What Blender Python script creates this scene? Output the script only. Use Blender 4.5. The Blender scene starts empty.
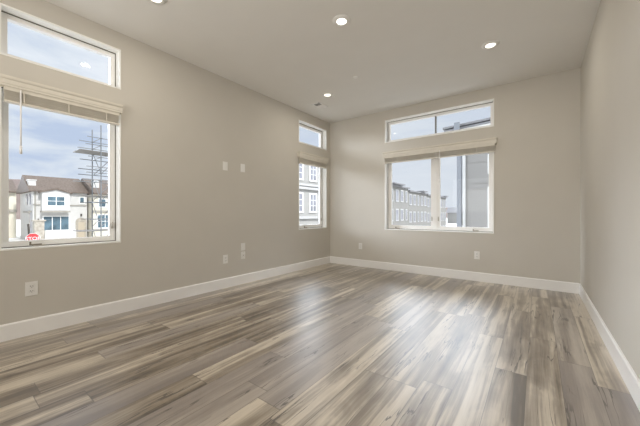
import bpy, bmesh, math, random
from mathutils import Vector, Matrix
random.seed(7)
S = bpy.context.scene
COL = S.collection

# ------------------------------------------------------------------ room measures (metres)
XL, XR, YB, YF, H = -3.638, 0.466, 5.238, -4.6, 3.05   # left, right, far wall, near wall, ceiling
CAM_H = 1.092
GZ = -2.8                                               # street level outside

# ------------------------------------------------------------------ camera
cd = bpy.data.cameras.new('camera'); cam = bpy.data.objects.new('camera', cd); COL.objects.link(cam)
cd.sensor_width = 36.0; cd.lens = 36.0 * 290.76 / 640.0
cd.clip_start = 0.05; cd.clip_end = 2000
cam.location = (0, 0, CAM_H)
cam.rotation_euler = (math.radians(90 - 0.04), 0, math.radians(36.776))
S.camera = cam

# ------------------------------------------------------------------ view
vs = S.view_settings
vs.view_transform = 'Standard'; vs.look = 'None'; vs.gamma = 1.0; vs.use_curve_mapping = False
vs.exposure = 0.10
S.cycles.max_bounces = 10; S.cycles.diffuse_bounces = 6; S.cycles.transparent_max_bounces = 16
S.cycles.use_denoising = True
S.cycles.sample_clamp_indirect = 4.0

# ------------------------------------------------------------------ sky (bright overcast with streaky cloud)
W = bpy.data.worlds.new('sky'); S.world = W; W.use_nodes = True
nt = W.node_tree; nt.nodes.clear()
def wn(t, **k):
    n = nt.nodes.new(t)
    for a, b in k.items(): setattr(n, a, b)
    return n
wo = wn('ShaderNodeOutputWorld'); bg = wn('ShaderNodeBackground')
tc = wn('ShaderNodeTexCoord'); mp = wn('ShaderNodeMapping'); mp.inputs['Scale'].default_value = (1.7, 1.7, 9.0)
ns = wn('ShaderNodeTexNoise'); ns.inputs['Scale'].default_value = 1.6; ns.inputs['Detail'].default_value = 7; ns.inputs['Roughness'].default_value = .55; ns.inputs['Distortion'].default_value = .5
cr = wn('ShaderNodeValToRGB')
cr.color_ramp.elements[0].position = .33; cr.color_ramp.elements[0].color = (.52, .61, .78, 1)
cr.color_ramp.elements[1].position = .58; cr.color_ramp.elements[1].color = (.82, .86, .92, 1)
e = cr.color_ramp.elements.new(.45); e.color = (.70, .76, .85, 1)
nt.links.new(tc.outputs['Generated'], mp.inputs['Vector']); nt.links.new(mp.outputs[0], ns.inputs['Vector']); nt.links.new(ns.outputs[0], cr.inputs[0])
# whiter, brighter cloud towards +Y (beyond the far wall)
sx = wn('ShaderNodeSeparateXYZ'); nt.links.new(tc.outputs['Generated'], sx.inputs[0])
mr = wn('ShaderNodeMapRange'); mr.inputs['From Min'].default_value = .45; mr.inputs['From Max'].default_value = 1.0; mr.inputs['To Max'].default_value = .75
nt.links.new(sx.outputs['Y'], mr.inputs[0])
mx = wn('ShaderNodeMix', data_type='RGBA'); nt.links.new(mr.outputs[0], mx.inputs['Factor']); nt.links.new(cr.outputs[0], mx.inputs[6]); mx.inputs[7].default_value = (.67, .71, .77, 1)
# added bright sky patch, out of view to the south-west, lighting the room
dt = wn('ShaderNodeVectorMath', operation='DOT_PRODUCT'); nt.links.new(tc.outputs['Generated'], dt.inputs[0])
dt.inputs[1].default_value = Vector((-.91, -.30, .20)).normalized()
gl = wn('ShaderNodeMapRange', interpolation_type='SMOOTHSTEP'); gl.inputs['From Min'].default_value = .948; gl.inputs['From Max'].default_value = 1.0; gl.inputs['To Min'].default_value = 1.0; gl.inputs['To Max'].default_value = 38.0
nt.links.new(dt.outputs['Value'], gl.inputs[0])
# sky brightening added above the visible part for floor glare, starting lower towards +Y
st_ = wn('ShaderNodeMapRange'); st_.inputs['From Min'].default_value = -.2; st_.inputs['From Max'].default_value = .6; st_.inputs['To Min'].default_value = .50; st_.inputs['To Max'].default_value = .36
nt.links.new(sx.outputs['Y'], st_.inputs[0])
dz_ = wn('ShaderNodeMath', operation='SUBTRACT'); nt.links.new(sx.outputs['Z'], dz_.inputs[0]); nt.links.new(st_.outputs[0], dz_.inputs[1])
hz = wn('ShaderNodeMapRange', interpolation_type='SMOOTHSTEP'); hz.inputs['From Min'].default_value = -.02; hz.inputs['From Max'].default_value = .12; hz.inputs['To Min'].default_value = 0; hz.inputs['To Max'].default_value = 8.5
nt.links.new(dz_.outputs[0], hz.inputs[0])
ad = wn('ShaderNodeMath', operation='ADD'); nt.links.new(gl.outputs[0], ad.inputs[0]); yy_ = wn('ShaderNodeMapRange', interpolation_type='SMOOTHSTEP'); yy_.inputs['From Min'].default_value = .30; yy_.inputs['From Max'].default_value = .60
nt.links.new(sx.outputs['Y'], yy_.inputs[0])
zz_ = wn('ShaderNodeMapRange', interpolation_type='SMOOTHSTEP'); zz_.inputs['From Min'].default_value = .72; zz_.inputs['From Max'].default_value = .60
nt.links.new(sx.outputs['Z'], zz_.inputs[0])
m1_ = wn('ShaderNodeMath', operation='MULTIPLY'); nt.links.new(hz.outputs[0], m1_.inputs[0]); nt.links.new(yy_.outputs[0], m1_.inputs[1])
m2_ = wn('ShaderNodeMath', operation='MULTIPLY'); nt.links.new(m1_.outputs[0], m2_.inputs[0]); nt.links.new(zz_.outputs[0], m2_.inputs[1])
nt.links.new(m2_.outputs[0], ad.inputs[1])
# the added bright sky is neutral white rather than blue
wf_ = wn('ShaderNodeMapRange'); wf_.inputs['From Min'].default_value = 1.0; wf_.inputs['From Max'].default_value = 5.0; nt.links.new(ad.outputs[0], wf_.inputs[0])
mx2 = wn('ShaderNodeMix', data_type='RGBA'); nt.links.new(wf_.outputs[0], mx2.inputs['Factor']); nt.links.new(mx.outputs[2], mx2.inputs[6]); mx2.inputs[7].default_value = (.75, .80, .88, 1)
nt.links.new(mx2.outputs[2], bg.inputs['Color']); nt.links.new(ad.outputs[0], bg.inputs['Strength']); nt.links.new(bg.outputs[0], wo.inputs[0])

# ------------------------------------------------------------------ sun, and fill lamps added behind the camera
def lamp(name, kind, loc, rot, energy, color=(1, 1, 1), **k):
    d = bpy.data.lights.new(name, kind); d.energy = energy; d.color = color
    for a, b in k.items(): setattr(d, a, b)
    o = bpy.data.objects.new(name, d); COL.objects.link(o); o.location = loc; o.rotation_euler = rot
    return o
sun = lamp('sun', 'SUN', (0, 0, 30), (0, 0, 0), 3.3, (1, .98, .95), angle=math.radians(4))
sun.rotation_euler = Vector((1.0, .0, .95)).to_track_quat('Z', 'Y').to_euler()
lamp('added_rear_fill', 'AREA', (-1.6, YF + .12, 1.45), (math.radians(90), 0, 0), 84, (1, .98, .96), shape='RECTANGLE', size=3.4, size_y=2.5)  # added area fill on the closed wall, standing in for daylight
lamp('added_ceiling_fill', 'AREA', (-1.4, -1.5, 1.6), (math.radians(152), 0, 0), 42, (1, .965, .91), shape='RECTANGLE', size=2.0, size_y=2.0)  # added fill without a fixture, aimed up at the ceiling

# ================================================================== materials
def principled(name, color, rough=.6, metal=0.0, noise=0.0, nscale=30, bump=0.0, bscale=200, spec=.5, emis=None, estr=0):
    m = bpy.data.materials.new(name); m.use_nodes = True; t = m.node_tree; b = t.nodes['Principled BSDF']
    b.inputs['Roughness'].default_value = rough; b.inputs['Metallic'].default_value = metal
    b.inputs['Specular IOR Level'].default_value = spec
    c = (*color, 1)
    tcn = t.nodes.new('ShaderNodeTexCoord')
    n = t.nodes.new('ShaderNodeTexNoise'); n.inputs['Scale'].default_value = nscale; n.inputs['Detail'].default_value = 4
    t.links.new(tcn.outputs['Object'], n.inputs['Vector'])
    r = t.nodes.new('ShaderNodeValToRGB')
    k = noise
    r.color_ramp.elements[0].position = .3; r.color_ramp.elements[1].position = .7
    r.color_ramp.elements[0].color = tuple(max(0, v * (1 - k)) for v in color) + (1,)
    r.color_ramp.elements[1].color = tuple(min(1, v * (1 + k)) for v in color) + (1,)
    t.links.new(n.outputs[0], r.inputs[0]); t.links.new(r.outputs[0], b.inputs['Base Color'])
    if bump:
        n2 = t.nodes.new('ShaderNodeTexNoise'); n2.inputs['Scale'].default_value = bscale; n2.inputs['Detail'].default_value = 3
        t.links.new(tcn.outputs['Object'], n2.inputs['Vector'])
        bp = t.nodes.new('ShaderNodeBump'); bp.inputs['Strength'].default_value = bump; bp.inputs['Distance'].default_value = .004
        t.links.new(n2.outputs[0], bp.inputs['Height']); t.links.new(bp.outputs[0], b.inputs['Normal'])
    if emis:
        b.inputs['Emission Color'].default_value = (*emis, 1); b.inputs['Emission Strength'].default_value = estr
    return m
M = {}
M['wall'] = principled('greige_paint', (.58, .55, .495), .85, noise=.012, nscale=3, bump=.10, bscale=160, spec=.25)
M['ceiling'] = principled('ceiling_paint', (.78, .765, .73), .9, noise=.01, nscale=3, bump=.08, bscale=120, spec=.2)
M['trimwhite'] = principled('white_trim_paint', (.84, .83, .815), .4, noise=.01, nscale=8)
M['vinyl'] = principled('white_vinyl', (.86, .85, .83), .4, noise=.01, nscale=8)
M['liner'] = principled('window_return_paint', (.88, .88, .85), .5, noise=.01)
M['gasket'] = principled('dark_gasket', (.12, .115, .10), .7, noise=.05)
M['blind'] = principled('blind_slat_wood', (.68, .64, .56), .5, noise=.03, nscale=12)
M['blind_edge'] = principled('blind_end_shadow_gap', (.60, .56, .50), .6, noise=.03)
M['plastic'] = principled('switch_plate_plastic', (.80, .79, .76), .35, noise=.01)
M['slot'] = principled('socket_slot', (.05, .05, .05), .6)
M['hardware'] = principled('window_hardware', (.46, .43, .38), .35, metal=.3, noise=.05)
M['hardware_dark'] = principled('crank_handle_metal', (.20, .17, .13), .4, metal=.3, noise=.05)
M['cantrim'] = principled('downlight_trim_ring', (.82, .81, .78), .4)
M['lens'] = principled('downlight_lens', (.9, .9, .88), .4, emis=(1, .93, .80), estr=2.2)
M['grille'] = principled('vent_grille', (.9, .89, .87), .45)
M['ventdark'] = principled('vent_duct_interior', (.16, .15, .14), .8)
M['stucco'] = principled('white_stucco', (.60, .59, .57), .9, noise=.03, nscale=2, bump=.2, bscale=40)
M['cream'] = principled('cream_stucco', (.64, .60, .50), .9, noise=.04, nscale=2, bump=.2, bscale=40)
M['greyrow'] = principled('grey_row_stucco', (.27, .265, .25), .9, noise=.03, nscale=1)
M['rooftile'] = principled('brown_roof_tile', (.155, .122, .10), .9, noise=.25, nscale=5, bump=.4, bscale=12)
M['rooffascia'] = principled('roof_fascia', (.25, .25, .26), .7, noise=.05)
M['band'] = principled('stone_band', (.34, .32, .28), .8, noise=.1)
M['extwhite'] = principled('white_window_casing', (.86, .86, .84), .6, noise=.02)
M['extglass'] = principled('blue_window_glass', (.10, .16, .20), .12, noise=.35, nscale=1.2)
M['rowglass'] = principled('grey_window_glass', (.30, .31, .36), .15, noise=.25, nscale=1.0)
M['extdoor'] = principled('tan_door_paint', (.50, .43, .33), .6, noise=.05)
M['garage'] = principled('garage_door_paint', (.62, .57, .47), .6, noise=.04)
M['stone'] = principled('beige_stone', (.42, .38, .32), .9, noise=.2, nscale=4, bump=.5, bscale=8)
M['steel'] = principled('galvanised_steel', (.20, .21, .22), .6, metal=.3, noise=.1)
M['plank'] = principled('scaffold_plank_wood', (.20, .19, .175), .8, noise=.1)
M['signred'] = principled('sign_red', (.60, .045, .05), .5, noise=.02)
M['signwhite'] = principled('sign_white', (.85, .85, .85), .5)
M['stake'] = principled('dark_stake_wood', (.07, .06, .05), .8, noise=.2)
M['ground'] = principled('pale_concrete', (.66, .645, .62), .95, noise=.08, nscale=.5)
M['hill'] = principled('dry_hill_scrub', (.22, .17, .15), .95, noise=.25, nscale=.05)
M['foliage'] = principled('dark_foliage', (.09, .10, .06), .9, noise=.4, nscale=2)
M['bark'] = principled('bark', (.12, .09, .07), .9, noise=.2)
M['drain'] = principled('grey_blue_downspout', (.26, .275, .30), .5, noise=.05)

def siding_mat():
    m = bpy.data.materials.new('pale_grey_siding'); m.use_nodes = True; t = m.node_tree; b = t.nodes['Principled BSDF']
    b.inputs['Roughness'].default_value = .8
    tcn = t.nodes.new('ShaderNodeTexCoord'); n = t.nodes.new('ShaderNodeTexNoise'); n.inputs['Scale'].default_value = 3
    t.links.new(tcn.outputs['Object'], n.inputs['Vector'])
    r = t.nodes.new('ShaderNodeValToRGB'); r.color_ramp.elements[0].color = (.285, .277, .262, 1); r.color_ramp.elements[1].color = (.31, .30, .285, 1)
    t.links.new(n.outputs[0], r.inputs[0]); t.links.new(r.outputs[0], b.inputs['Base Color'])
    return m
M['siding'] = siding_mat()
M['nearrow'] = principled('pale_row_stucco', (.40, .395, .38), .9, noise=.04, nscale=1)
M['greybar'] = principled('grey_glazing_bar', (.26, .26, .25), .5, noise=.02)
M['rowwhite'] = principled('row_window_casing', (.52, .52, .52), .7, noise=.02)
M['boardwhite'] = principled('off_white_corner_board', (.60, .60, .585), .7, noise=.02)

def glass_mat():
    m = bpy.data.materials.new('window_glass'); m.use_nodes = True; t = m.node_tree; t.nodes.clear()
    o = t.nodes.new('ShaderNodeOutputMaterial'); mixs = t.nodes.new('ShaderNodeMixShader')
    tr = t.nodes.new('ShaderNodeBsdfTransparent'); tr.inputs[0].default_value = (.97, .98, .985, 1)
    g = t.nodes.new('ShaderNodeBsdfGlossy'); g.inputs['Roughness'].default_value = .02
    f = t.nodes.new('ShaderNodeFresnel'); f.inputs['IOR'].default_value = 1.3
    ge = t.nodes.new('ShaderNodeNewGeometry'); ff = t.nodes.new('ShaderNodeMath'); ff.operation = 'MULTIPLY'; inv = t.nodes.new('ShaderNodeMath'); inv.operation = 'SUBTRACT'; inv.inputs[0].default_value = 1
    t.links.new(ge.outputs['Backfacing'], inv.inputs[1]); t.links.new(f.outputs[0], ff.inputs[0]); t.links.new(inv.outputs[0], ff.inputs[1])
    t.links.new(ff.outputs[0], mixs.inputs[0]); t.links.new(tr.outputs[0], mixs.inputs[1]); t.links.new(g.outputs[0], mixs.inputs[2]); t.links.new(mixs.outputs[0], o.inputs[0])
    return m
M['glass'] = glass_mat()

def floor_mat():
    m = bpy.data.materials.new('rustic_plank_floor'); m.use_nodes = True; t = m.node_tree; b = t.nodes['Principled BSDF']
    N = t.nodes; L = t.links
    def mt(op, a, bb=None, c=None):
        n = N.new('ShaderNodeMath'); n.operation = op
        for i, v in enumerate((a, bb, c)):
            if v is None: continue
            if isinstance(v, (int, float)): n.inputs[i].default_value = v
            else: L.new(v, n.inputs[i])
        return n.outputs[0]
    def white(*v):
        c = N.new('ShaderNodeCombineXYZ')
        for i, s in enumerate(v):
            if isinstance(s, (int, float)): c.inputs[i].default_value = s
            else: L.new(s, c.inputs[i])
        w = N.new('ShaderNodeTexWhiteNoise'); w.noise_dimensions = '3D'; L.new(c.outputs[0], w.inputs['Vector']); return w.outputs['Value']
    def noise(x, y, z, scale=1, detail=4, rough=.5, dist=0):
        c = N.new('ShaderNodeCombineXYZ')
        for i, s in enumerate((x, y, z)):
            if isinstance(s, (int, float)): c.inputs[i].default_value = s
            else: L.new(s, c.inputs[i])
        n = N.new('ShaderNodeTexNoise'); L.new(c.outputs[0], n.inputs['Vector'])
        n.inputs['Scale'].default_value = scale; n.inputs['Detail'].default_value = detail; n.inputs['Roughness'].default_value = rough; n.inputs['Distortion'].default_value = dist
        return n.outputs[0]
    def ramp(f, pts, interp='LINEAR'):
        r = N.new('ShaderNodeValToRGB'); r.color_ramp.interpolation = interp
        while len(r.color_ramp.elements) < len(pts): r.color_ramp.elements.new(.5)
        for el, (p, c) in zip(r.color_ramp.elements, pts): el.position = p; el.color = (*c, 1) if len(c) == 3 else c
        L.new(f, r.inputs[0]); return r.outputs[0]
    def mixc(f, a, bb, mode='MIX'):
        n = N.new('ShaderNodeMix'); n.data_type = 'RGBA'; n.blend_type = mode
        if isinstance(f, (int, float)): n.inputs[0].default_value = f
        else: L.new(f, n.inputs[0])
        for i, v in ((6, a), (7, bb)):
            if isinstance(v, tuple): n.inputs[i].default_value = (*v, 1)
            else: L.new(v, n.inputs[i])
        return n.outputs[2]
    tcn = N.new('ShaderNodeTexCoord'); sp = N.new('ShaderNodeSeparateXYZ'); L.new(tcn.outputs['Object'], sp.inputs[0])
    X, Y = sp.outputs[0], sp.outputs[1]
    w, ln = .181, 1.55
    u = mt('DIVIDE', mt('ADD', X, .056 + .181 * 40), w)
    row = mt('FLOOR', u); fu = mt('FRACT', u)
    off = white(row, 3.3, 1.7)
    v = mt('ADD', mt('DIVIDE', mt('ADD', Y, 20), ln), off)
    idx = mt('FLOOR', v); fv = mt('FRACT', v)
    rnd = white(row, idx, 5.1); rnd2 = white(row, idx, 9.4); rnd3 = white(row, idx, 14.2)
    # boards inside a plank: strip edges run wavy along the grain
    wob = mt('MULTIPLY', mt('SUBTRACT', noise(0.0, mt('MULTIPLY', Y, .8), mt('MULTIPLY', rnd, 37), 1, 2), .5), .05)
    xs = mt('ADD', X, wob)
    broad = noise(mt('MULTIPLY', xs, mt('ADD', 7, mt('MULTIPLY', rnd3, 13))), mt('MULTIPLY', Y, .55), mt('MULTIPLY', rnd, 53), 1, 3, .5, .25)
    fine = noise(mt('MULTIPLY', xs, 60), mt('MULTIPLY', Y, 1.6), mt('MULTIPLY', rnd, 91), 1, 5, .6, .2)
    grain = noise(mt('MULTIPLY', xs, 260), mt('MULTIPLY', Y, 6), mt('MULTIPLY', rnd2, 31), 1, 3, .6)
    cloud = noise(mt('MULTIPLY', xs, 7), mt('MULTIPLY', Y, 2.2), mt('MULTIPLY', rnd3, 77), 1, 4, .55, .6)
    tone = mt('ADD', mt('MULTIPLY', broad, 1.05), mt('MULTIPLY', fine, .36))
    tone = mt('ADD', tone, mt('MULTIPLY', cloud, .42))
    tone = mt('ADD', tone, mt('MULTIPLY', mt('SUBTRACT', rnd, .5), .20))
    tone = mt('SUBTRACT', tone, .43)
    base = ramp(tone, [(.26, (.105, .078, .052)), (.39, (.225, .177, .125)), (.47, (.31, .255, .192)), (.53, (.39, .33, .255)), (.60, (.56, .485, .38)), (.74, (.68, .60, .485))])
    # grey-mauve planks now and then
    mauve = ramp(rnd2, [(.70, (0, 0, 0)), (.76, (1, 1, 1))])
    base = mixc(mt('MULTIPLY', mauve, .6), base, (.30, .262, .245))
    # dark heart streaks and knots
    st = noise(mt('MULTIPLY', xs, 34), mt('MULTIPLY', Y, 2.0), mt('MULTIPLY', rnd3, 23), 1, 5, .65, .9)
    stm = ramp(st, [(.66, (0, 0, 0)), (.71, (1, 1, 1))])
    base = mixc(mt('MULTIPLY', stm, .62), base, (.075, .055, .04))
    vo = N.new('ShaderNodeTexVoronoi'); c = N.new('ShaderNodeCombineXYZ'); L.new(mt('MULTIPLY', X, 3.2), c.inputs[0]); L.new(mt('MULTIPLY', Y, 1.5), c.inputs[1]); L.new(c.outputs[0], vo.inputs['Vector']); vo.inputs['Scale'].default_value = 1.0
    kd = mt('ADD', vo.outputs['Distance'], mt('MULTIPLY', mt('SUBTRACT', st, .5), .25))
    kn = ramp(kd, [(.05, (1, 1, 1)), (.11, (0, 0, 0))])
    sc_ = N.new('ShaderNodeSeparateXYZ'); L.new(vo.outputs['Color'], sc_.inputs[0]); kn = mt('MULTIPLY', kn, mt('GREATER_THAN', sc_.outputs[0], .55))
    base = mixc(mt('MULTIPLY', kn, .8), base, (.05, .037, .028))
    # thin open cracks running with the grain
    ck = noise(mt('MULTIPLY', xs, 9), mt('MULTIPLY', Y, .55), mt('MULTIPLY', rnd2, 67), 1, 4, .55, .15)
    ckl = mt('LESS_THAN', mt('ABSOLUTE', mt('SUBTRACT', ck, .5)), .0075)
    ckm = ramp(noise(mt('MULTIPLY', X, 4), mt('MULTIPLY', Y, 1.6), 4.0, 1, 2), [(.47, (0, 0, 0)), (.54, (1, 1, 1))])
    base = mixc(mt('MULTIPLY', mt('MULTIPLY', ckl, ckm), .8), base, (.05, .036, .026))
    gr = ramp(grain, [(.3, (.86, .86, .86)), (.7, (1.0, 1.0, 1.0))])
    base = mixc(1.0, base, gr, 'MULTIPLY')
    # seams
    ex = mt('MINIMUM', fu, mt('SUBTRACT', 1, fu)); ey = mt('MINIMUM', fv, mt('SUBTRACT', 1, fv))
    sxm = mt('LESS_THAN', ex, .010); sym = mt('LESS_THAN', ey, .0016)
    seam = mt('MAXIMUM', sxm, sym)
    base = mixc(mt('MULTIPLY', seam, .6), base, (.06, .045, .035))
    L.new(base, b.inputs['Base Color'])
    rr = N.new('ShaderNodeMapRange'); rr.inputs['To Min'].default_value = .30; rr.inputs['To Max'].default_value = .42; L.new(fine, rr.inputs[0]); L.new(rr.outputs[0], b.inputs['Roughness'])
    b.inputs['Specular IOR Level'].default_value = .55
    b.inputs['Coat Weight'].default_value = 1.0; b.inputs['Coat Roughness'].default_value = .36; b.inputs['Coat IOR'].default_value = 1.7
    bp = N.new('ShaderNodeBump'); bp.inputs['Strength'].default_value = .25; bp.inputs['Distance'].default_value = .002
    hh = mt('SUBTRACT', mt('MULTIPLY', fine, .5), seam); L.new(hh, bp.inputs['Height']); L.new(bp.outputs[0], b.inputs['Normal'])
    return m
M['floor'] = floor_mat()

# ================================================================== mesh helpers
def tag(o, label=None, cat=None, group=None, kind=None):
    if label: o['label'] = label
    if cat: o['category'] = cat
    if group: o['group'] = group
    if kind: o['kind'] = kind
    return o
class MB:
    def __init__(s): s.bm = bmesh.new()
    def box(s, x0, x1, y0, y1, z0, z1, bev=0):
        b = bmesh.new()
        r = bmesh.ops.create_cube(b, size=1)
        for v in b.verts: v.co = Vector(((x0 + x1) / 2 + v.co.x * (x1 - x0), (y0 + y1) / 2 + v.co.y * (y1 - y0), (z0 + z1) / 2 + v.co.z * (z1 - z0)))
        if bev: bmesh.ops.bevel(b, geom=b.edges[:], offset=bev, segments=2, affect='EDGES', profile=.7)
        return s._add(b)
    def _add(s, b, mat=None):
        if mat is not None: bmesh.ops.transform(b, matrix=mat, verts=b.verts)
        me = bpy.data.meshes.new('t'); b.to_mesh(me); s.bm.from_mesh(me); bpy.data.meshes.remove(me); b.free(); return s
    def tube(s, p0, p1, r, r2=None, seg=12):
        p0, p1 = Vector(p0), Vector(p1); d = p1 - p0
        b = bmesh.new(); bmesh.ops.create_cone(b, cap_ends=True, segments=seg, radius1=r, radius2=r if r2 is None else r2, depth=d.length)
        return s._add(b, Matrix.Translation((p0 + p1) / 2) @ d.to_track_quat('Z', 'Y').to_matrix().to_4x4())
    def prism(s, poly, axis, a0, a1):
        """poly: 2-D outline in the two other axes, extruded along axis from a0 to a1"""
        b = bmesh.new()
        def P(u, v, a): return {'x': (a, u, v), 'y': (u, a, v), 'z': (u, v, a)}[axis]
        A = [b.verts.new(P(u, v, a0)) for u, v in poly]; B = [b.verts.new(P(u, v, a1)) for u, v in poly]
        b.faces.new(A); b.faces.new(B[::-1]); n = len(poly)
        for i in range(n): b.faces.new((A[i], A[(i + 1) % n], B[(i + 1) % n], B[i])) 
        bmesh.ops.recalc_face_normals(b, faces=b.faces[:])
        return s._add(b)
    def lathe(s, prof, seg=32, loc=(0, 0, 0)):
        b = bmesh.new(); rings = []
        for r, z in prof:
            rings.append([b.verts.new((loc[0] + r * math.cos(2 * math.pi * i / seg), loc[1] + r * math.sin(2 * math.pi * i / seg), loc[2] + z)) for i in range(seg)])
        for a, c in zip(rings, rings[1:]):
            for i in range(seg): b.faces.new((a[i], a[(i + 1) % seg], c[(i + 1) % seg], c[i]))
        if prof[0][0] > 1e-6 and False: pass
        bmesh.ops.recalc_face_normals(b, faces=b.faces[:])
        return s._add(b)
    def sphere(s, c, r, sc=(1, 1, 1), sub=2, jit=0):
        b = bmesh.new(); bmesh.ops.create_icosphere(b, subdivisions=sub, radius=r)
        for v in b.verts:
            if jit: v.co *= 1 + random.uniform(-jit, jit)
            v.co = Vector((v.co.x * sc[0] + c[0], v.co.y * sc[1] + c[1], v.co.z * sc[2] + c[2]))
        return s._add(b)
    def build(s, name, mat, parent=None, smooth=False, origin=None):
        me = bpy.data.meshes.new(name)
        if origin is not None:
            bmesh.ops.translate(s.bm, verts=s.bm.verts, vec=-Vector(origin))
        s.bm.to_mesh(me); s.bm.free(); me.materials.append(mat)
        if smooth:
            for p in me.polygons: p.use_smooth = True
        o = bpy.data.objects.new(name, me); COL.objects.link(o)
        if origin is not None: o.location = origin
        if parent: 
            o.parent = parent
        return o
def empty(name, loc=(0, 0, 0), rz=0):
    o = bpy.data.objects.new(name, None); COL.objects.link(o); o.location = loc; o.rotation_euler = (0, 0, rz); return o
def copy_tree(o, parent=None):
    c = o.copy(); COL.objects.link(c); c.parent = parent
    for ch in [x for x in bpy.data.objects if x.parent == o]: copy_tree(ch, c)
    return c

# ================================================================== room shell
T = .20
def wall_with_holes(name, axis, a, thick, u0, u1, holes, label):
    """wall in the plane axis=a, body from a to a+thick; holes = [(u0,u1,[(z0,z1)...])] sorted by u"""
    b = MB()
    def bx(p0, p1, z0, z1):
        lo, hi = min(a, a + thick), max(a, a + thick)
        if axis == 'x': b.box(lo, hi, p0, p1, z0, z1)
        else: b.box(p0, p1, lo, hi, z0, z1)
    cur = u0
    for h0, h1, zs in holes:
        bx(cur, h0, 0, H); z = 0
        for z0, z1 in zs: bx(h0, h1, z, z0); z = z1
        bx(h0, h1, z, H); cur = h1
    bx(cur, u1, 0, H)
    return tag(b.build(name, M['wall']), label, 'wall', kind='structure')
ZL0, ZL1, ZU0, ZU1 = .78, 2.19, 2.447, 2.856
LW = (.355, 1.228); SW = (4.200, 5.088); BW = (-2.341, -.550)
wall_with_holes('wall_left', 'x', XL, -T, YF, YB + T, [(LW[0], LW[1], [(ZL0, ZL1), (ZU0, ZU1)]), (SW[0], SW[1], [(ZL0, ZL1), (ZU0, ZU1)])], 'long greige painted wall on the left with the tall single windows')
wall_with_holes('wall_back', 'y', YB, T, XL, XR + T, [(BW[0], BW[1], [(ZL0, ZL1), (ZU0, ZU1)])], 'greige painted far wall with the wide double window')
wall_with_holes('wall_right', 'x', XR, T, YF, YB, [], 'plain pale wall without windows on the right')
wall_with_holes('wall_front', 'y', YF, -T, XL - T, XR + T, [], 'plain wall behind the camera')
tag(MB().box(XL - T, XR + T, YF - T, YB + T, H, H + .15).build('ceiling', M['ceiling']), 'flat smooth pale ceiling with recessed downlights', 'ceiling', kind='structure')
tag(MB().box(XL - T, XR + T, YF - T, YB + T, -.12, 0).build('floor', M['floor']), 'rustic greige plank floor running towards the far wall', 'floor', kind='structure')

BBH, BBT = .142, .016
def baseboard(name, axis, a, sgn, u0, u1, label):
    prof = [(0, .0), (BBT, .0), (BBT, BBH - .012), (BBT * .55, BBH - .002), (0, BBH)]
    poly = [(a + sgn * p, z) for p, z in prof]
    b = MB()
    b.prism(poly, 'y' if axis == 'x' else 'x', u0, u1)
    return tag(b.build(name, M['trimwhite']), label, 'baseboard', kind='structure')
baseboard('baseboard_left', 'x', XL, 1, YF, YB, 'white baseboard along the left wall')
baseboard('baseboard_back', 'y', YB, -1, XL + BBT, XR - BBT, 'white baseboard under the wide double window')
baseboard('baseboard_right', 'x', XR, -1, YF, YB, 'white baseboard along the right wall')

# ------------------------------------------------------------------ windows
# built in a local frame: u along the wall, d outwards (0 at wall face), z up; P maps to world
def loc_map(axis):
    if axis == 'x': return lambda u, d, z: (XL - d, u, z)
    return lambda u, d, z: (u, YB + d, z)
class WB(MB):
    def __init__(s, axis): super().__init__(); s.ax = axis
    def b(s, u0, u1, d0, d1, z0, z1, bev=0):
        if s.ax == 'x': return s.box(XL - d1, XL - d0, u0, u1, z0, z1, bev)
        return s.box(u0, u1, YB + d0, YB + d1, z0, z1, bev)
    def rect(s, u0, u1, z0, z1, d0, d1, w, bev=.002):
        s.b(u0, u1, d0, d1, z0, z0 + w, bev); s.b(u0, u1, d0, d1, z1 - w, z1, bev)
        s.b(u0, u0 + w, d0, d1, z0 + w, z1 - w, bev); s.b(u1 - w, u1, d0, d1, z0 + w, z1 - w, bev); return s
def handle_crank(axis, uc, z, root, flip=1):
    P = loc_map(axis)
    b = WB(axis); b.b(uc - .040, uc + .040, .062, .104, z, z + .014, .004)
    base = b.build('crank_housing', M['hardware'], root)
    b = WB(axis); b.b(uc - .065 * flip if flip > 0 else uc - .02, uc + .02 if flip > 0 else uc + .065, .060, .072, z + .014, z + .024, .004)
    b.tube(P(uc - .058 * flip, .066, z + .02), P(uc - .058 * flip, .058, z + .045), .007)
    tag(b.build('crank_handle', M['hardware_dark'], base), 'dark folding crank handle')
def lock_lever(axis, u, z, root):
    b = WB(axis); b.b(u - .009, u + .009, .088, .100, z - .03, z + .03, .003)
    b.b(u - .005, u + .005, .078, .090, z - .02, z + .045, .003)
    b.build('lock_lever', M['hardware'], root)
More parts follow.
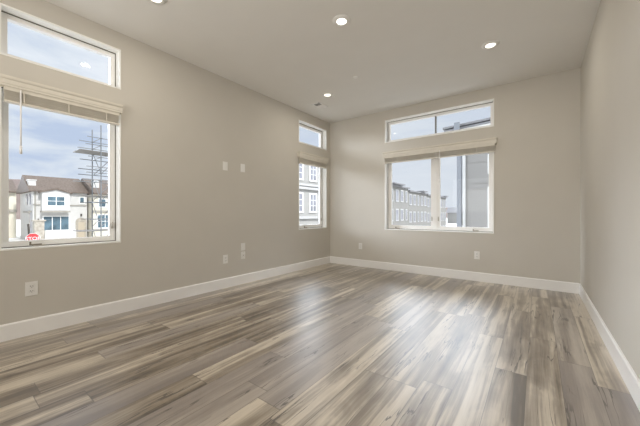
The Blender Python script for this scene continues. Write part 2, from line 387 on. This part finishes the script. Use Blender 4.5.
def window(idx, axis, u0, u1, z0, z1, casements, label, w_frame=.03, w_sash=.045, mull=None, fixed=False, locks=(), cranks=()):
    root = empty('window_%d' % idx); tag(root, label, 'window', kind='structure')
    P = loc_map(axis)
    root.location = P((u0 + u1) / 2, 0, z0)
    # flat white return lining the opening, standing a hair proud of the paint
    b = WB(axis); b.rect(u0 - .012, u1 + .012, z0 - .012, z1 + .012, -.004, .100, .014, 0)
    parts = [b.build('window_return', M['liner'])]
    b = WB(axis); b.rect(u0 + .002, u1 - .002, z0 + .002, z1 - .002, .100, .106, .007, 0)
    parts.append(b.build('gasket', M['gasket']))
    b = WB(axis); b.rect(u0, u1, z0, z1, .106, .165, w_frame)
    if mull and w_sash:
        b.b(mull[0] - mull[1] / 2, mull[0] + mull[1] / 2, .110, .165, z0 + w_frame, z1 - w_frame, .002)
    parts.append(b.build('window_frame', M['vinyl']))
    if mull and not w_sash:
        bm_ = WB(axis); bm_.b(mull[0] - mull[1] / 2, mull[0] + mull[1] / 2, .110, .165, z0 + w_frame, z1 - w_frame, .002)
        parts.append(tag(bm_.build('mullion', M['greybar']), 'thin grey bar between the two panes'))
    spans = casements
    for (c0, c1) in spans:
        if w_sash:
            b = WB(axis); b.rect(c0, c1, z0 + w_frame, z1 - w_frame, .114, .158, w_sash, .004)
            sash = b.build('sash', M['vinyl'])
            parts.append(sash)
        b = WB(axis); b.b(c0 + w_sash * .8, c1 - w_sash * .8, .138, .142, z0 + w_frame + w_sash * .8, z1 - w_frame - w_sash * .8)
        parts.append(b.build('glass_pane', M['glass']))
    before = set(bpy.data.objects)
    for u, f in cranks: handle_crank(axis, u, z0 + .002, None, f)
    for u, z in locks: lock_lever(axis, u, z, None)
    parts += [o for o in bpy.data.objects if o not in before and o.parent is None]
    off = Vector(root.location)
    for p in parts:
        p.parent = root; p.location = p.location - off
    return root
window(1, 'x', LW[0], LW[1], ZL0, ZL1, [(LW[0] + .02, LW[1] - .02)], 'tall single casement window nearest the camera on the left wall', .02, .038, cranks=[(.60, 1)], locks=[(LW[1] - .040, .95)])
window(2, 'x', LW[0], LW[1], ZU0, ZU1, [(LW[0] + .05, LW[1] - .05)], 'short transom window nearest the camera, high on the left wall', .05, 0)
window(3, 'x', SW[0], SW[1], ZL0, ZL1, [(SW[0] + .02, SW[1] - .02)], 'tall single casement window near the far corner on the left wall', .02, .045, cranks=[(4.5, 1)], locks=[(SW[1] - .040, .95)])
window(4, 'x', SW[0], SW[1], ZU0, ZU1, [(SW[0] + .05, SW[1] - .05)], 'short transom window near the far corner, high on the left wall', .05, 0)
mc = -1.4455
window(5, 'y', BW[0], BW[1], ZL0, ZL1, [(BW[0] + .028, mc - .032), (mc + .032, BW[1] - .028)], 'wide double casement window in the far wall', .028, .046, mull=(mc, .064), cranks=[(-2.10, 1), (-.78, 1)], locks=[(mc - .055, .98), (mc + .055, .98)])
w6 = window(6, 'y', BW[0], BW[1], ZU0, ZU1, [(BW[0] + .05, mc - .01), (mc + .01, BW[1] - .05)], 'wide two-pane transom window high in the far wall', .05, 0, mull=(mc, .022))

# made-up door frame around the added fill lamp, no opening behind it
b = MB(); b.box(-3.38, -3.30, YF, YF + .10, .0, 2.78); b.box(.10, .18, YF, YF + .10, .0, 2.78); b.box(-3.30, .10, YF, YF + .10, 2.70, 2.78); b.box(-3.30, .10, YF, YF + .10, .0, .08); b.box(-1.64, -1.56, YF, YF + .10, .08, 2.70)
tag(b.build('added_door_frame', M['vinyl']), 'added white door frame around the fill lamp behind the camera', 'door', kind='structure')

# ------------------------------------------------------------------ raised blinds, outside mounted over each lower window
def blind(axis, u0, u1, uw, label, wand_u, cord_us, zb=2.030, name='window_blind'):
    P = loc_map(axis); root = empty(name, P((u0 + u1) / 2, 0, 2.16)); tag(root, label, 'blind', 'raised slatted blinds over the windows')
    off = Vector(root.location); out = []
    # moulded valance: profile (depth into room, z)
    prof = [(0, 2.160), (.066, 2.160), (.066, 2.176), (.070, 2.182), (.070, 2.216), (.078, 2.222), (.082, 2.232), (.082, 2.246), (0, 2.246)]
    b = MB()
    poly = [(XL + d, z) for d, z in prof] if axis == 'x' else [(YB - d, z) for d, z in prof]
    b.prism(poly, 'y' if axis == 'x' else 'x', u0, u1); out.append(b.build('valance', M['blind']))
    a0, a1 = u0 + .024, u1 - .024
    b = WB(axis); b.b(a0, a1, -.058, -.006, 2.128, 2.160, .002); out.append(b.build('head_rail', M['blind']))
    n = 13; zt = 2.126; z1 = zb + .020
    b = WB(axis)
    for i in range(n):
        z = z1 + (zt - z1) * i / (n - 1)
        b.b(a0 + random.uniform(0, .003), a1 - random.uniform(0, .003), -.050 + random.uniform(-.002, .002), -.007, z - .0013, z + .0013)
    out.append(b.build('slat_stack', M['blind']))
    b = WB(axis); b.b(a0, a1, -.058, -.006, zb, zb + .016, .004); out.append(b.build('bottom_rail', M['blind']))
    for f in (.14, .5, .86):
        uu = a0 + (a1 - a0) * f
        b = WB(axis); b.b(uu - .004, uu + .004, -.0600, -.0590, zb, 2.158); out.append(b.build('ladder_tape', M['blind']))
    if wand_u is not None:
        b = MB(); b.tube(P(wand_u, -.066, 2.15), P(wand_u, -.066, 1.66), .0055); b.tube(P(wand_u, -.066, 1.67), P(wand_u, -.066, 1.60), .009)
        out.append(b.build('tilt_wand', M['trimwhite'], smooth=True))
    for cu, cz in cord_us:
        b = MB(); b.tube(P(cu, -.064, 2.15), P(cu, -.064, cz + .03), .0022, seg=6); b.tube(P(cu, -.064, cz + .035), P(cu, -.064, cz), .005, .008)
        out.append(b.build('lift_cord', M['trimwhite']))
    for o in out: o.parent = root; o.location = o.location - off
    return root
blind('x', .345, 1.232, None, 'raised cream slatted blind with a hanging wand, nearest the camera on the left wall', .465, [])
blind('x', 4.150, 5.070, None, 'raised cream slatted blind over the narrow window by the far corner', None, [])
blind('y', -2.368, -.497, None, 'wide raised cream slatted blind over the double window in the far wall', -1.33, [(-1.39, 1.75)])

# ------------------------------------------------------------------ ceiling fixtures
def downlight(loc, label, power):
    root = empty('recessed_downlight', (loc[0], loc[1], H)); tag(root, label, 'ceiling light', 'recessed ceiling downlights')
    MB().lathe([(.052, -.011), (.060, -.014), (.090, -.006), (.092, 0), (.052, 0), (.052, -.011)], 40).build('trim_ring', M['cantrim'], root, smooth=True)
    b = MB(); b.lathe([(.0001, -.0095), (.04, -.0095), (.052, -.009), (.052, -.001)], 40); b.build('lens', M['lens'], root, smooth=True)
    d = bpy.data.lights.new('downlight_lamp', 'AREA'); d.shape = 'DISK'; d.size = .10; d.energy = power; d.color = (1, .93, .82)
    o = bpy.data.objects.new('downlight_lamp', d); COL.objects.link(o); o.parent = root; o.location = (0, 0, -.016)
    return root
PW = 6.0
downlight((-2.78, 1.22), 'round lit recessed downlight at the top edge, above the large left window', PW)
downlight((-1.598, 2.504), 'round lit recessed downlight in the middle of the ceiling', PW)
downlight((-2.783, 3.931), 'round lit recessed downlight beside the square air vent', PW)
downlight((-.439, 3.90), 'round lit recessed downlight nearest the right wall', PW)

vent = empty('ceiling_vent', (-3.172, 4.24, H)); tag(vent, 'white rectangular air vent in the ceiling near the far left corner', 'vent')
b = MB(); fx, fy = .088, .135
for x0, x1, y0, y1 in ((-fx, fx, -fy, -fy + .022), (-fx, fx, fy - .022, fy), (-fx, -fx + .022, -fy, fy), (fx - .022, fx, -fy, fy), (-fx, fx, -.008, .008)): b.box(x0, x1, y0, y1, -.010, 0, .003)
b.build('vent_frame', M['grille'], vent)
MB().box(-fx + .01, fx - .01, -fy + .01, fy - .01, -.004, -.001).build('vent_backing', M['ventdark'], vent)
b = MB()
for y0, y1, sg in ((-fy + .024, -.010, 1), (.010, fy - .024, -1)):
    n = 6
    for i in range(n):
        yy = y0 + (y1 - y0) * (i + .5) / n
        b.prism([(yy - .004 * sg, -.010), (yy - .002 * sg, -.010), (yy + .006 * sg, -.003), (yy + .004 * sg, -.003)], 'x', -fx + .022, fx - .022)
b.build('louvre_blades', M['grille'], vent)
b = MB(); b.lathe([(.0001, -.012), (.030, -.012), (.040, -.006), (.041, 0)], 28)
spr = b.build('sprinkler_cover', M['cantrim'], None, smooth=True, origin=(0, 0, 0)); spr.location = (-2.095, 3.67, H)
tag(spr, 'small round sprinkler cover disc in the ceiling, all alone beyond the middle downlight', 'sprinkler')

# ------------------------------------------------------------------ wall plates
def plate(name, axis, u, z, kind, label, cat, w=.078, h=.125, group='small white wall plates'):
    root = empty(name, loc_map(axis)(u, 0, z)); tag(root, label, cat, group)
    off = Vector(root.location); out = []
    b = WB(axis); b.b(u - w / 2, u + w / 2, -.007, 0, z - h / 2, z + h / 2, .003); out.append(b.build('cover_plate', M['plastic']))
    P = loc_map(axis)
    if kind == 'duplex':
        for dz in (.021, -.021):
            b = WB(axis); b.b(u - .017, u + .017, -.010, -.006, z + dz - .015, z + dz + .015, .004); f = b.build('socket_face', M['plastic'])
            b = WB(axis)
            b.b(u - .009, u - .006, -.0108, -.0095, z + dz - .002, z + dz + .008); b.b(u + .006, u + .009, -.0108, -.0095, z + dz - .002, z + dz + .007)
            b.tube(P(u, -.0095, z + dz - .008), P(u, -.0108, z + dz - .008), .003, seg=10)
            s = b.build('socket_slots', M['slot']); s.parent = f; out.append(f)
    elif kind == 'coax':
        b = MB(); b.tube(P(u, -.006, z), P(u, -.018, z), .007, seg=6); b.tube(P(u, -.018, z), P(u, -.022, z), .004)
        tag(b.build('coax_jack', M['hardware']), 'brass coaxial jack'); out.append([o for o in bpy.data.objects if o.name.startswith('coax_jack') and o.parent is None][-1])
        for dz in (.045, -.045): out.append(MB().tube(P(u, -.006, z + dz), P(u, -.0085, z + dz), .0035, seg=10).build('screw_head', M['hardware']))
    elif kind == 'rocker':
        b = WB(axis); b.b(u - .0165, u + .0165, -.011, -.006, z - .033, z + .033, .003); out.append(b.build('insert', M['plastic']))
    else:
        for dz in (.045, -.045): out.append(MB().tube(P(u, -.006, z + dz), P(u, -.0085, z + dz), .0035, seg=10).build('screw_head', M['plastic']))
    for o in out: o.parent = root; o.location = o.location - off
    return root
plate('power_outlet', 'x', .540, .412, 'duplex', 'white double power outlet below the large left window', 'outlet', w=.082)
plate('blank_plate', 'x', 2.562, 1.772, 'rocker', 'white wall plate at eye height on the left wall, left one of the pair', 'wall plate')
plate('blank_plate', 'x', 2.876, 1.782, 'blank', 'white wall plate at eye height on the left wall, right one of the pair', 'wall plate')
plate('power_outlet', 'x', 2.564, .417, 'duplex', 'white double power outlet low on the left wall, left of the stacked plates', 'outlet')
plate('blank_plate', 'x', 2.882, .568, 'blank', 'white blank wall plate directly above the coaxial plate, low on the left wall', 'wall plate', h=.115)
plate('coax_plate', 'x', 2.882, .438, 'coax', 'white wall plate with a dark centre jack, lower of the stacked two', 'wall plate', h=.115)
plate('power_outlet', 'y', -2.885, .415, 'duplex', 'white double power outlet on the far wall, near the left corner', 'outlet')
plate('power_outlet', 'y', -.774, .412, 'duplex', 'white double power outlet on the far wall, right of centre below the double window', 'outlet')

# ================================================================== outside
tag(MB().box(-320, 120, -200, 320, GZ - .5, GZ).build('ground', M['ground']), 'pale street and pavement level outside', 'ground', kind='structure')
# hills
def hills():
    b = bmesh.new(); n = 90; rows = []
    for i in range(n + 1):
        a = math.radians(55 + 175 * i / n)   # direction from +X round through +Y to -X
        R = 300
        hgt = 26 + 1.6 * math.sin(a * 7) + .8 * math.sin(a * 19 + 1) + random.uniform(-.4, .4)
        if a < math.radians(125): hgt *= .35
        c, s = math.cos(a), math.sin(a)
        rows.append([b.verts.new((c * (R - 60), s * (R - 60), GZ - .3)), b.verts.new((c * (R - 25), s * (R - 25), GZ + hgt * .55)), b.verts.new((c * R, s * R, GZ + hgt)), b.verts.new((c * (R + 60), s * (R + 60), GZ - .3))])
    for r0, r1 in zip(rows, rows[1:]):
        for k in range(3): b.faces.new((r0[k], r0[k + 1], r1[k + 1], r1[k]))
    m = MB(); m._add(b); return tag(m.build('hills', M['hill'], smooth=True), 'low brown hills along the horizon', 'hills', kind='structure')
hills()

# --- white townhouse across the street (faces +X)
def finish(root, parts):
    off = Vector(root.location)
    for p in parts: p.parent = root; p.location = p.location - off
def ext_window_x(xf, y0, y1, z0, z1, nx=2, nz=2, casing=.10, glass='extglass', frame='extwhite'):
    """window on a facade facing +X at xf; frame with its pane as sub-part"""
    b = MB()
    c = casing
    b.box(xf, xf + .08, y0 - c, y1 + c, z1, z1 + c); b.box(xf, xf + .10, y0 - c, y1 + c, z0 - c, z0)
    b.box(xf, xf + .08, y0 - c, y0, z0, z1); b.box(xf, xf + .08, y1, y1 + c, z0, z1)
    for i in range(1, nx): 
        y = y0 + (y1 - y0) * i / nx; b.box(xf + .03, xf + .07, y - .035, y + .035, z0, z1)
    for i in range(1, nz):
        z = z0 + (z1 - z0) * i / nz; b.box(xf + .03, xf + .07, y0, y1, z - .03, z + .03)
    f = b.build('window', M[frame])
    g = MB().box(xf + .005, xf + .03, y0, y1, z0, z1).build('pane', M[glass]); g.parent = f
    return f
XH = -54.0
th = empty('townhouse', (XH, 11, GZ)); tag(th, 'white stucco townhouse with brown tiled roof and arched door across the street', 'building')
P_ = []
# body: main block, projecting bay with a low gable
b = MB(); b.box(XH - 9, XH, 8.15, 14.0, GZ, 4.05)
P_.append(b.build('wall', M['stucco']))
b = MB(); b.prism([(8.9, 1.40), (11.8, 1.40), (11.8, 3.85), (10.35, 4.25), (8.9, 3.85)], 'x', XH, XH + .9)
P_.append(b.build('bay', M['stucco']))
b = MB()
b.prism([(XH + .5, 3.95), (XH + .5, 4.10), (XH - 4.2, 6.45), (XH - 9.2, 4.10), (XH - 9.2, 3.95)], 'y', 7.7, 14.06)
P_.append(b.build('roof', M['rooftile']))
b = MB(); b.prism([(8.65, 3.78), (8.65, 3.98), (10.35, 4.52), (12.05, 3.98), (12.05, 3.78), (10.35, 4.28)], 'x', XH - 1.6, XH + 1.1)
P_.append(b.build('gable_roof', M['rooftile']))
b = MB(); b.box(XH - 1.9, XH - .9, 7.85, 8.6, 4.3, 5.55, .02); b.box(XH - 1.98, XH - .82, 7.78, 8.68, 5.50, 5.62, .01)
P_.append(b.build('chimney', M['stucco']))
P_.append(MB().box(XH, XH + .95, 8.85, 11.85, 1.15, 1.38).build('belt_band', M['band']))
P_.append(MB().box(XH, XH + .12, 8.15, 8.9, 2.12, 2.24).build('belt_band', M['band']))
P_.append(MB().box(XH, XH + .12, 11.8, 14.0, 2.10, 2.22).build('belt_band', M['band']))
P_.append(MB().box(XH, XH + .08, 8.30, 8.42, GZ, 4.0).build('downspout', M['band']))
P_.append(ext_window_x(XH + .9, 9.45, 11.2, 2.10, 3.30, 2, 2, .14))
P_.append(ext_window_x(XH, 9.2, 11.85, -1.45, .55, 3, 1, .14))
P_.append(ext_window_x(XH, 13.15, 13.6, 2.55, 3.35, 1, 1, .12))
b = MB(); arch = [(12.65, GZ), (12.65, -.2)] + [(13.27 - .62 * math.cos(t), -.2 + .55 * math.sin(t)) for t in [math.pi * k / 12 for k in range(1, 12)]] + [(13.89, -.2), (13.89, GZ)]
b.prism(arch, 'x', XH, XH + .12); P_.append(b.build('door_surround', M['stone']))
b = MB(); b.box(XH + .10, XH + .16, 12.9, 13.64, GZ, -.3); P_.append(b.build('front_door', M['extdoor']))
P_.append(MB().box(XH, XH + .25, 13.2, 13.34, .55, .95, .03).build('wall_lantern', M['stake'])); P_.append(MB().box(XH, XH + .25, 8.6, 8.74, -.1, .3, .03).build('wall_lantern', M['stake']))
for x0, z0, z1 in ((XH - 2.1, 2.2, 3.7), (XH - 4.4, 2.2, 3.7), (XH - 1.9, -1.6, 1.2)):
    b = MB(); b.box(x0, x0 + .9, 8.08, 8.15, z0, z1); P_.append(b.build('side_window', M['rowglass']))
b = MB(); b.box(XH - 4.8, XH - 1.0, 7.85, 8.15, 1.1, 1.35); P_.append(b.build('side_ledge', M['band']))
finish(th, P_)

# porch wall and stone pillar in front of it
o = MB().box(-46.2, -45.9, 7.95, 10.8, GZ, -.95, .02).build('patio_wall', M['stucco'], origin=(-46, 9.4, GZ)); tag(o, 'low white patio wall in front of the townhouse', 'wall')
pl = empty('stone_pillar', (-46.0, 7.42, GZ)); tag(pl, 'beige stone gate pillar at the left end of the low patio wall', 'pillar')
MB().box(-.45, .45, -.42, .42, 0, 2.92, .03).build('shaft', M['stone'], pl); MB().box(-.55, .55, -.55, .55, 2.92, 3.08, .03).build('cap', M['stone'], pl)

# cream building left and behind, with a garage
cb = empty('townhouse', (-65, 3, GZ)); tag(cb, 'cream garage building with a brown roof, left of the white townhouse', 'building')
P_ = []
b = MB(); b.box(-75, -65, -2.5, 7.95, GZ, 4.3); P_.append(b.build('wall', M['cream']))
b = MB(); b.prism([(-64.4, 4.2), (-64.4, 4.4), (-70, 6.6), (-75.7, 4.4), (-75.7, 4.2)], 'y', -3, 8.1); P_.append(b.build('roof', M['rooftile']))
b = MB(); b.box(-65, -64.7, -2.5, 8.0, 1.2, 1.6); P_.append(b.build('belt_band', M['band']))
b = MB(); b.box(-65, -64.9, 4.9, 7.6, GZ, .1); P_.append(b.build('garage_door', M['garage']))
P_.append(ext_window_x(-65, 5.2, 6.4, 2.1, 3.5, 2, 1, .1))
finish(cb, P_)

# building under construction behind the scaffold
ub = empty('townhouse', (-52, 19, GZ)); tag(ub, 'cream townhouse behind the scaffold with white framed windows', 'building')
P_ = []
b = MB(); b.box(-62, -52, 14.15, 24.5, GZ, 3.9); P_.append(b.build('wall', M['cream']))
b = MB(); b.prism([(-51.3, 3.8), (-51.3, 4.0), (-57, 6.5), (-62.7, 4.0), (-62.7, 3.8)], 'y', 14.1, 25); P_.append(b.build('roof', M['rooftile']))
b = MB(); b.box(-54.2, -53.3, 13.95 + .6, 15.3, 4.4, 6.1, .02); P_.append(b.build('chimney', M['stucco']))
b = MB(); b.box(-52, -51.8, 14.15, 24.5, 1.2, 1.45); P_.append(b.build('belt_band', M['band']))
P_.append(ext_window_x(-52, 14.75, 16.1, -1.1, .75, 3, 2, .15)); P_.append(ext_window_x(-52, 14.9, 15.7, 2.0, 3.1, 1, 1, .12)); P_.append(ext_window_x(-52, 16.6, 17.4, 2.0, 3.1, 1, 1, .12))
finish(ub, P_)

# scaffold tower
sc = empty('scaffold_tower', (-28.5, 8.0, GZ)); tag(sc, 'tall grey tube scaffold tower seen through the large left window', 'scaffold')
off = Vector(sc.location)
SX = [-28.6, -26.6]; SY = [7.75, 9.35]
ztop = 7.75
for x in SX:
    for y in SY:
        b = MB(); b.tube((x - off.x, y - off.y, 0), (x - off.x, y - off.y, ztop - GZ), .04, seg=8); b.build('standard', M['steel'], sc)
for z, l in ((6.75, .85), (6.2, .95), (5.3, .8), (4.55, .9), (4.1, .9), (3.55, 1.2), (1.9, .8), (.6, .7), (-.9, .7)):
    for x in SX:
        b = MB(); b.tube((x - off.x, SY[0] - l - off.y, z - GZ), (x - off.x, SY[1] + .2 - off.y, z - GZ), .03, seg=8); b.build('ledger', M['steel'], sc)
    for y in SY:
        b = MB(); b.tube((SX[0] - .1 - off.x, y - off.y, z - GZ), (SX[1] + .2 - off.x, y - off.y, z - GZ), .03, seg=8); b.build('transom', M['steel'], sc)
for z0 in (4.05, 2.0, 0.0, -2.0):
    for k, x in enumerate(SX):
        b = MB(); b.tube((x - off.x, SY[0] - off.y, z0 - GZ), (x - off.x, SY[1] - off.y, z0 + 1.9 - GZ), .025, seg=8); b.build('brace', M['steel'], sc)
    b = MB(); b.tube((SX[0] - off.x, SY[0] - off.y, z0 + 1.9 - GZ), (SX[1] - off.x, SY[0] - off.y, z0 - GZ), .025, seg=8); b.build('brace', M['steel'], sc)
for z in (5.72, 2.35, -.3):
    b = MB()
    for i in range(4): b.box(SX[0] + .1 + i * .46 - off.x, SX[0] + .5 + i * .46 - off.x, SY[0] - 1.25 - off.y, SY[1] + .3 - off.y, z - GZ, z + .05 - GZ)
    tag(b.build('plank_deck', M['plank'], sc), 'wooden plank deck')

# stop sign on the corner below the large window
ss = empty('stop_sign', (-28.6, 4.32, GZ)); tag(ss, 'red octagonal stop sign, only its top edge above the left window sill', 'sign')
b = MB(); r = .375 / math.cos(math.pi / 8); octo = [(r * math.cos(math.pi / 8 + k * math.pi / 4), 2.06 + r * math.sin(math.pi / 8 + k * math.pi / 4)) for k in range(8)]
b.prism(octo, 'x', 0, .006); b.build('sign_border', M['signwhite'], ss)
b = MB(); octo2 = [(u * .95, 2.06 + (v - 2.06) * .95) for u, v in octo]; b.prism(octo2, 'x', .006, .010); b.build('sign_face', M['signred'], ss)
b = MB(); b.tube((-.04, 0, 0), (-.04, 0, 2.4), .03, seg=8); b.build('post', M['steel'], ss)
tx = bpy.data.curves.new('sign_lettering', 'FONT'); tx.body = 'STOP'; tx.size = .33; tx.align_x = 'CENTER'; tx.align_y = 'CENTER'; tx.extrude = .002
tob = bpy.data.objects.new('t', tx); COL.objects.link(tob); bpy.context.view_layer.update()
me = bpy.data.meshes.new_from_object(tob); bpy.data.objects.remove(tob)
to = bpy.data.objects.new('sign_lettering', me); me.materials.append(M['signwhite']); COL.objects.link(to); to.parent = ss; to.location = (.012, 0, 2.06); to.rotation_euler = (math.radians(90), 0, math.radians(90))
# leaning stake
st = MB(); st.tube((-31.0, 4.62, GZ), (-31.0, 4.42, .25), .09, .06, seg=8); o = st.build('wooden_stake', M['stake'], origin=(-31.0, 4.62, GZ)); tag(o, 'dark wooden stake standing just above the stop sign', 'stake')

# --- long grey terrace seen through the far windows: units facing +X, stepping down the slope
XRW = -17.2
def row_unit(y0, y1, zr, label, dark):
    root = empty('row_house', (XRW, (y0 + y1) / 2, GZ - 2)); tag(root, label, 'building', 'grey terraced row houses')
    parts = []
    b = MB(); b.box(XRW - 9, XRW, y0, y1, GZ - 2, zr)
    parts.append(b.build('wall', M['greyrow'] if y0 > 20 else M['nearrow']))
    b = MB(); b.box(XRW - 9.2, XRW + .35, y0, y1, zr, zr + .22); parts.append(b.build('parapet_cap', M['rooffascia']))
    L_ = y1 - y0
    b = MB(); b.box(XRW - 2.0, XRW + .9, y0 + L_ * .55, y0 + L_ * .80, zr + .28, zr + .42); b.box(XRW - 1.9, XRW - .1, y0 + L_ * .58, y0 + L_ * .77, zr + .1, zr + .28)
    parts.append(b.build('roof_hatch', M['rooffascia']))
    n = max(2, int(round(L_ / 1.9)))
    for fl in range(3):
        zt = zr - .55 - fl * 2.95
        for i in range(n):
            yc = y0 + L_ * (i + .5) / n
            w = .44 if (i % 3 != 2) else .22
            parts.append(ext_window_x(XRW, yc - w, yc + w, zt - 1.55, zt, 2 if w > .3 else 1, (1 if y0 > 20 else 3), .15, 'rowglass', 'rowwhite' if y0 > 20 else 'extwhite'))
    if y0 < 30:
        for zb_ in (zr - 2.75, zr - 3.05, zr - 5.75): parts.append(MB().box(XRW, XRW + .25, y0, y1, zb_, zb_ + .22).build('belt_band', M['rowwhite']))
    finish(root, parts)
names = ['nearest grey row house, filling the narrow window by the corner', 'tallest grey row house at the far left of the double window', 'grey row house mid-way along the left pane, one roof step down from the leftmost', 'grey row house directly left of the window mullion', 'farthest grey row house, just right of the window mullion']
spans = [(15.5, 30.0, 6.3), (30.0, 47.5, 5.05), (47.5, 57.5, 4.65), (57.5, 65.5, 4.45), (65.5, 72.5, 4.5)]
for (a, c, z), nm in zip(spans, names): row_unit(a, c, z, nm, 0)

# --- pale sided building close by on the right of the far windows (faces -Y)
YS = 16.0
sb = empty('sided_building', (0, YS, GZ)); tag(sb, 'pale grey sided building close by, filling the right pane of the double window', 'building')
P_ = []
b = MB(); b.box(-2.97, 9, YS, YS + 10, GZ, 5.3); P_.append(b.build('wall', M['siding']))
b = MB(); b.box(-3.00, -2.87, YS - .04, YS + .12, GZ, 4.98); tag(b.build('corner_board', M['boardwhite']), 'white corner board'); P_.append([o for o in bpy.data.objects if o.name == 'corner_board'][0])
b = MB()
for z0, z1 in ((2.52, 2.56), (2.24, 2.28), (3.55, 3.58), (4.55, 4.58)): b.box(-2.86, 9, YS - .03, YS, z0, z1)
P_.append(b.build('siding_band', M['siding']))
b = MB()
b.prism([(-3.65, 5.02), (9.4, 5.75), (9.4, 5.84), (-3.65, 5.11)], 'y', YS - 1.0, YS + 10.5); b.prism([(-3.70, 5.15), (9.4, 5.88), (9.4, 5.97), (-3.70, 5.24)], 'y', YS - 1.06, YS + 10.5)
P_.append(b.build('roof', M['rooffascia']))
b = MB(); b.prism([(-3.60, 4.96), (9.4, 5.69), (9.4, 5.745), (-3.60, 5.018)], 'y', YS - .96, YS + 10.4); P_.append(b.build('soffit', M['extwhite']))
b = MB(); b.box(-3.28, -3.06, YS - .02, YS + .2, GZ, 5.1, .02); P_.append(b.build('downspout', M['drain']))
b = MB(); b.box(-3.17, -2.92, YS - 1.18, YS - 1.07, 4.80, 5.36, .02); P_.append(b.build('roof_bracket', M['drain']))
b = MB(); b.box(-1.90, -1.78, YS - .06, YS, 2.95, 3.9, .01); b.box(-1.90, -1.78, YS - .06, YS, GZ, 2.35, .01); P_.append(b.build('reflection_strip', M['extwhite']))  # white strips stand in for a bright reflection in the window pane
finish(sb, P_)

# far house and small trees in the gap
fh = empty('distant_house', (-24, 118, GZ)); tag(fh, 'distant pale house with a grey roof at the end of the street', 'building')
P_ = [MB().box(-27, -14, 116, 122, GZ - 2, 1.2).build('wall', M['greyrow']), MB().prism([(116 - .5, 1.1), (119, 3.2), (122.5, 1.1)], 'x', -27.5, -13.5).build('roof', M['rooffascia'])]
finish(fh, P_)
def tree(x, y, s, label):
    r = empty('street_tree', (x, y, GZ - 1)); tag(r, label, 'tree', 'small dark trees at the end of the street')
    b = MB(); b.tube((0, 0, 0), (0, 0, 2.2 * s), .12, .07, 8); b.build('trunk', M['bark'], r)
    b = MB()
    for i in range(14):
        a = random.uniform(0, 6.28); rr = random.uniform(0, .8) * s
        b.sphere((rr * math.cos(a), rr * math.sin(a), 2.6 * s + random.uniform(-.6, .8) * s), random.uniform(.35, .6) * s, (1, 1, .9), 2, .12)
    b.build('crown', M['foliage'], r)
tree(-15.9, 92, 1.15, 'leftmost small dark tree in the gap between the row houses and the sided building')
tree(-14.6, 78, 1.0, 'middle small dark tree in the gap between the row houses and the sided building')
tree(-13.0, 80, 1.25, 'rightmost small dark tree, against the edge of the sided building')
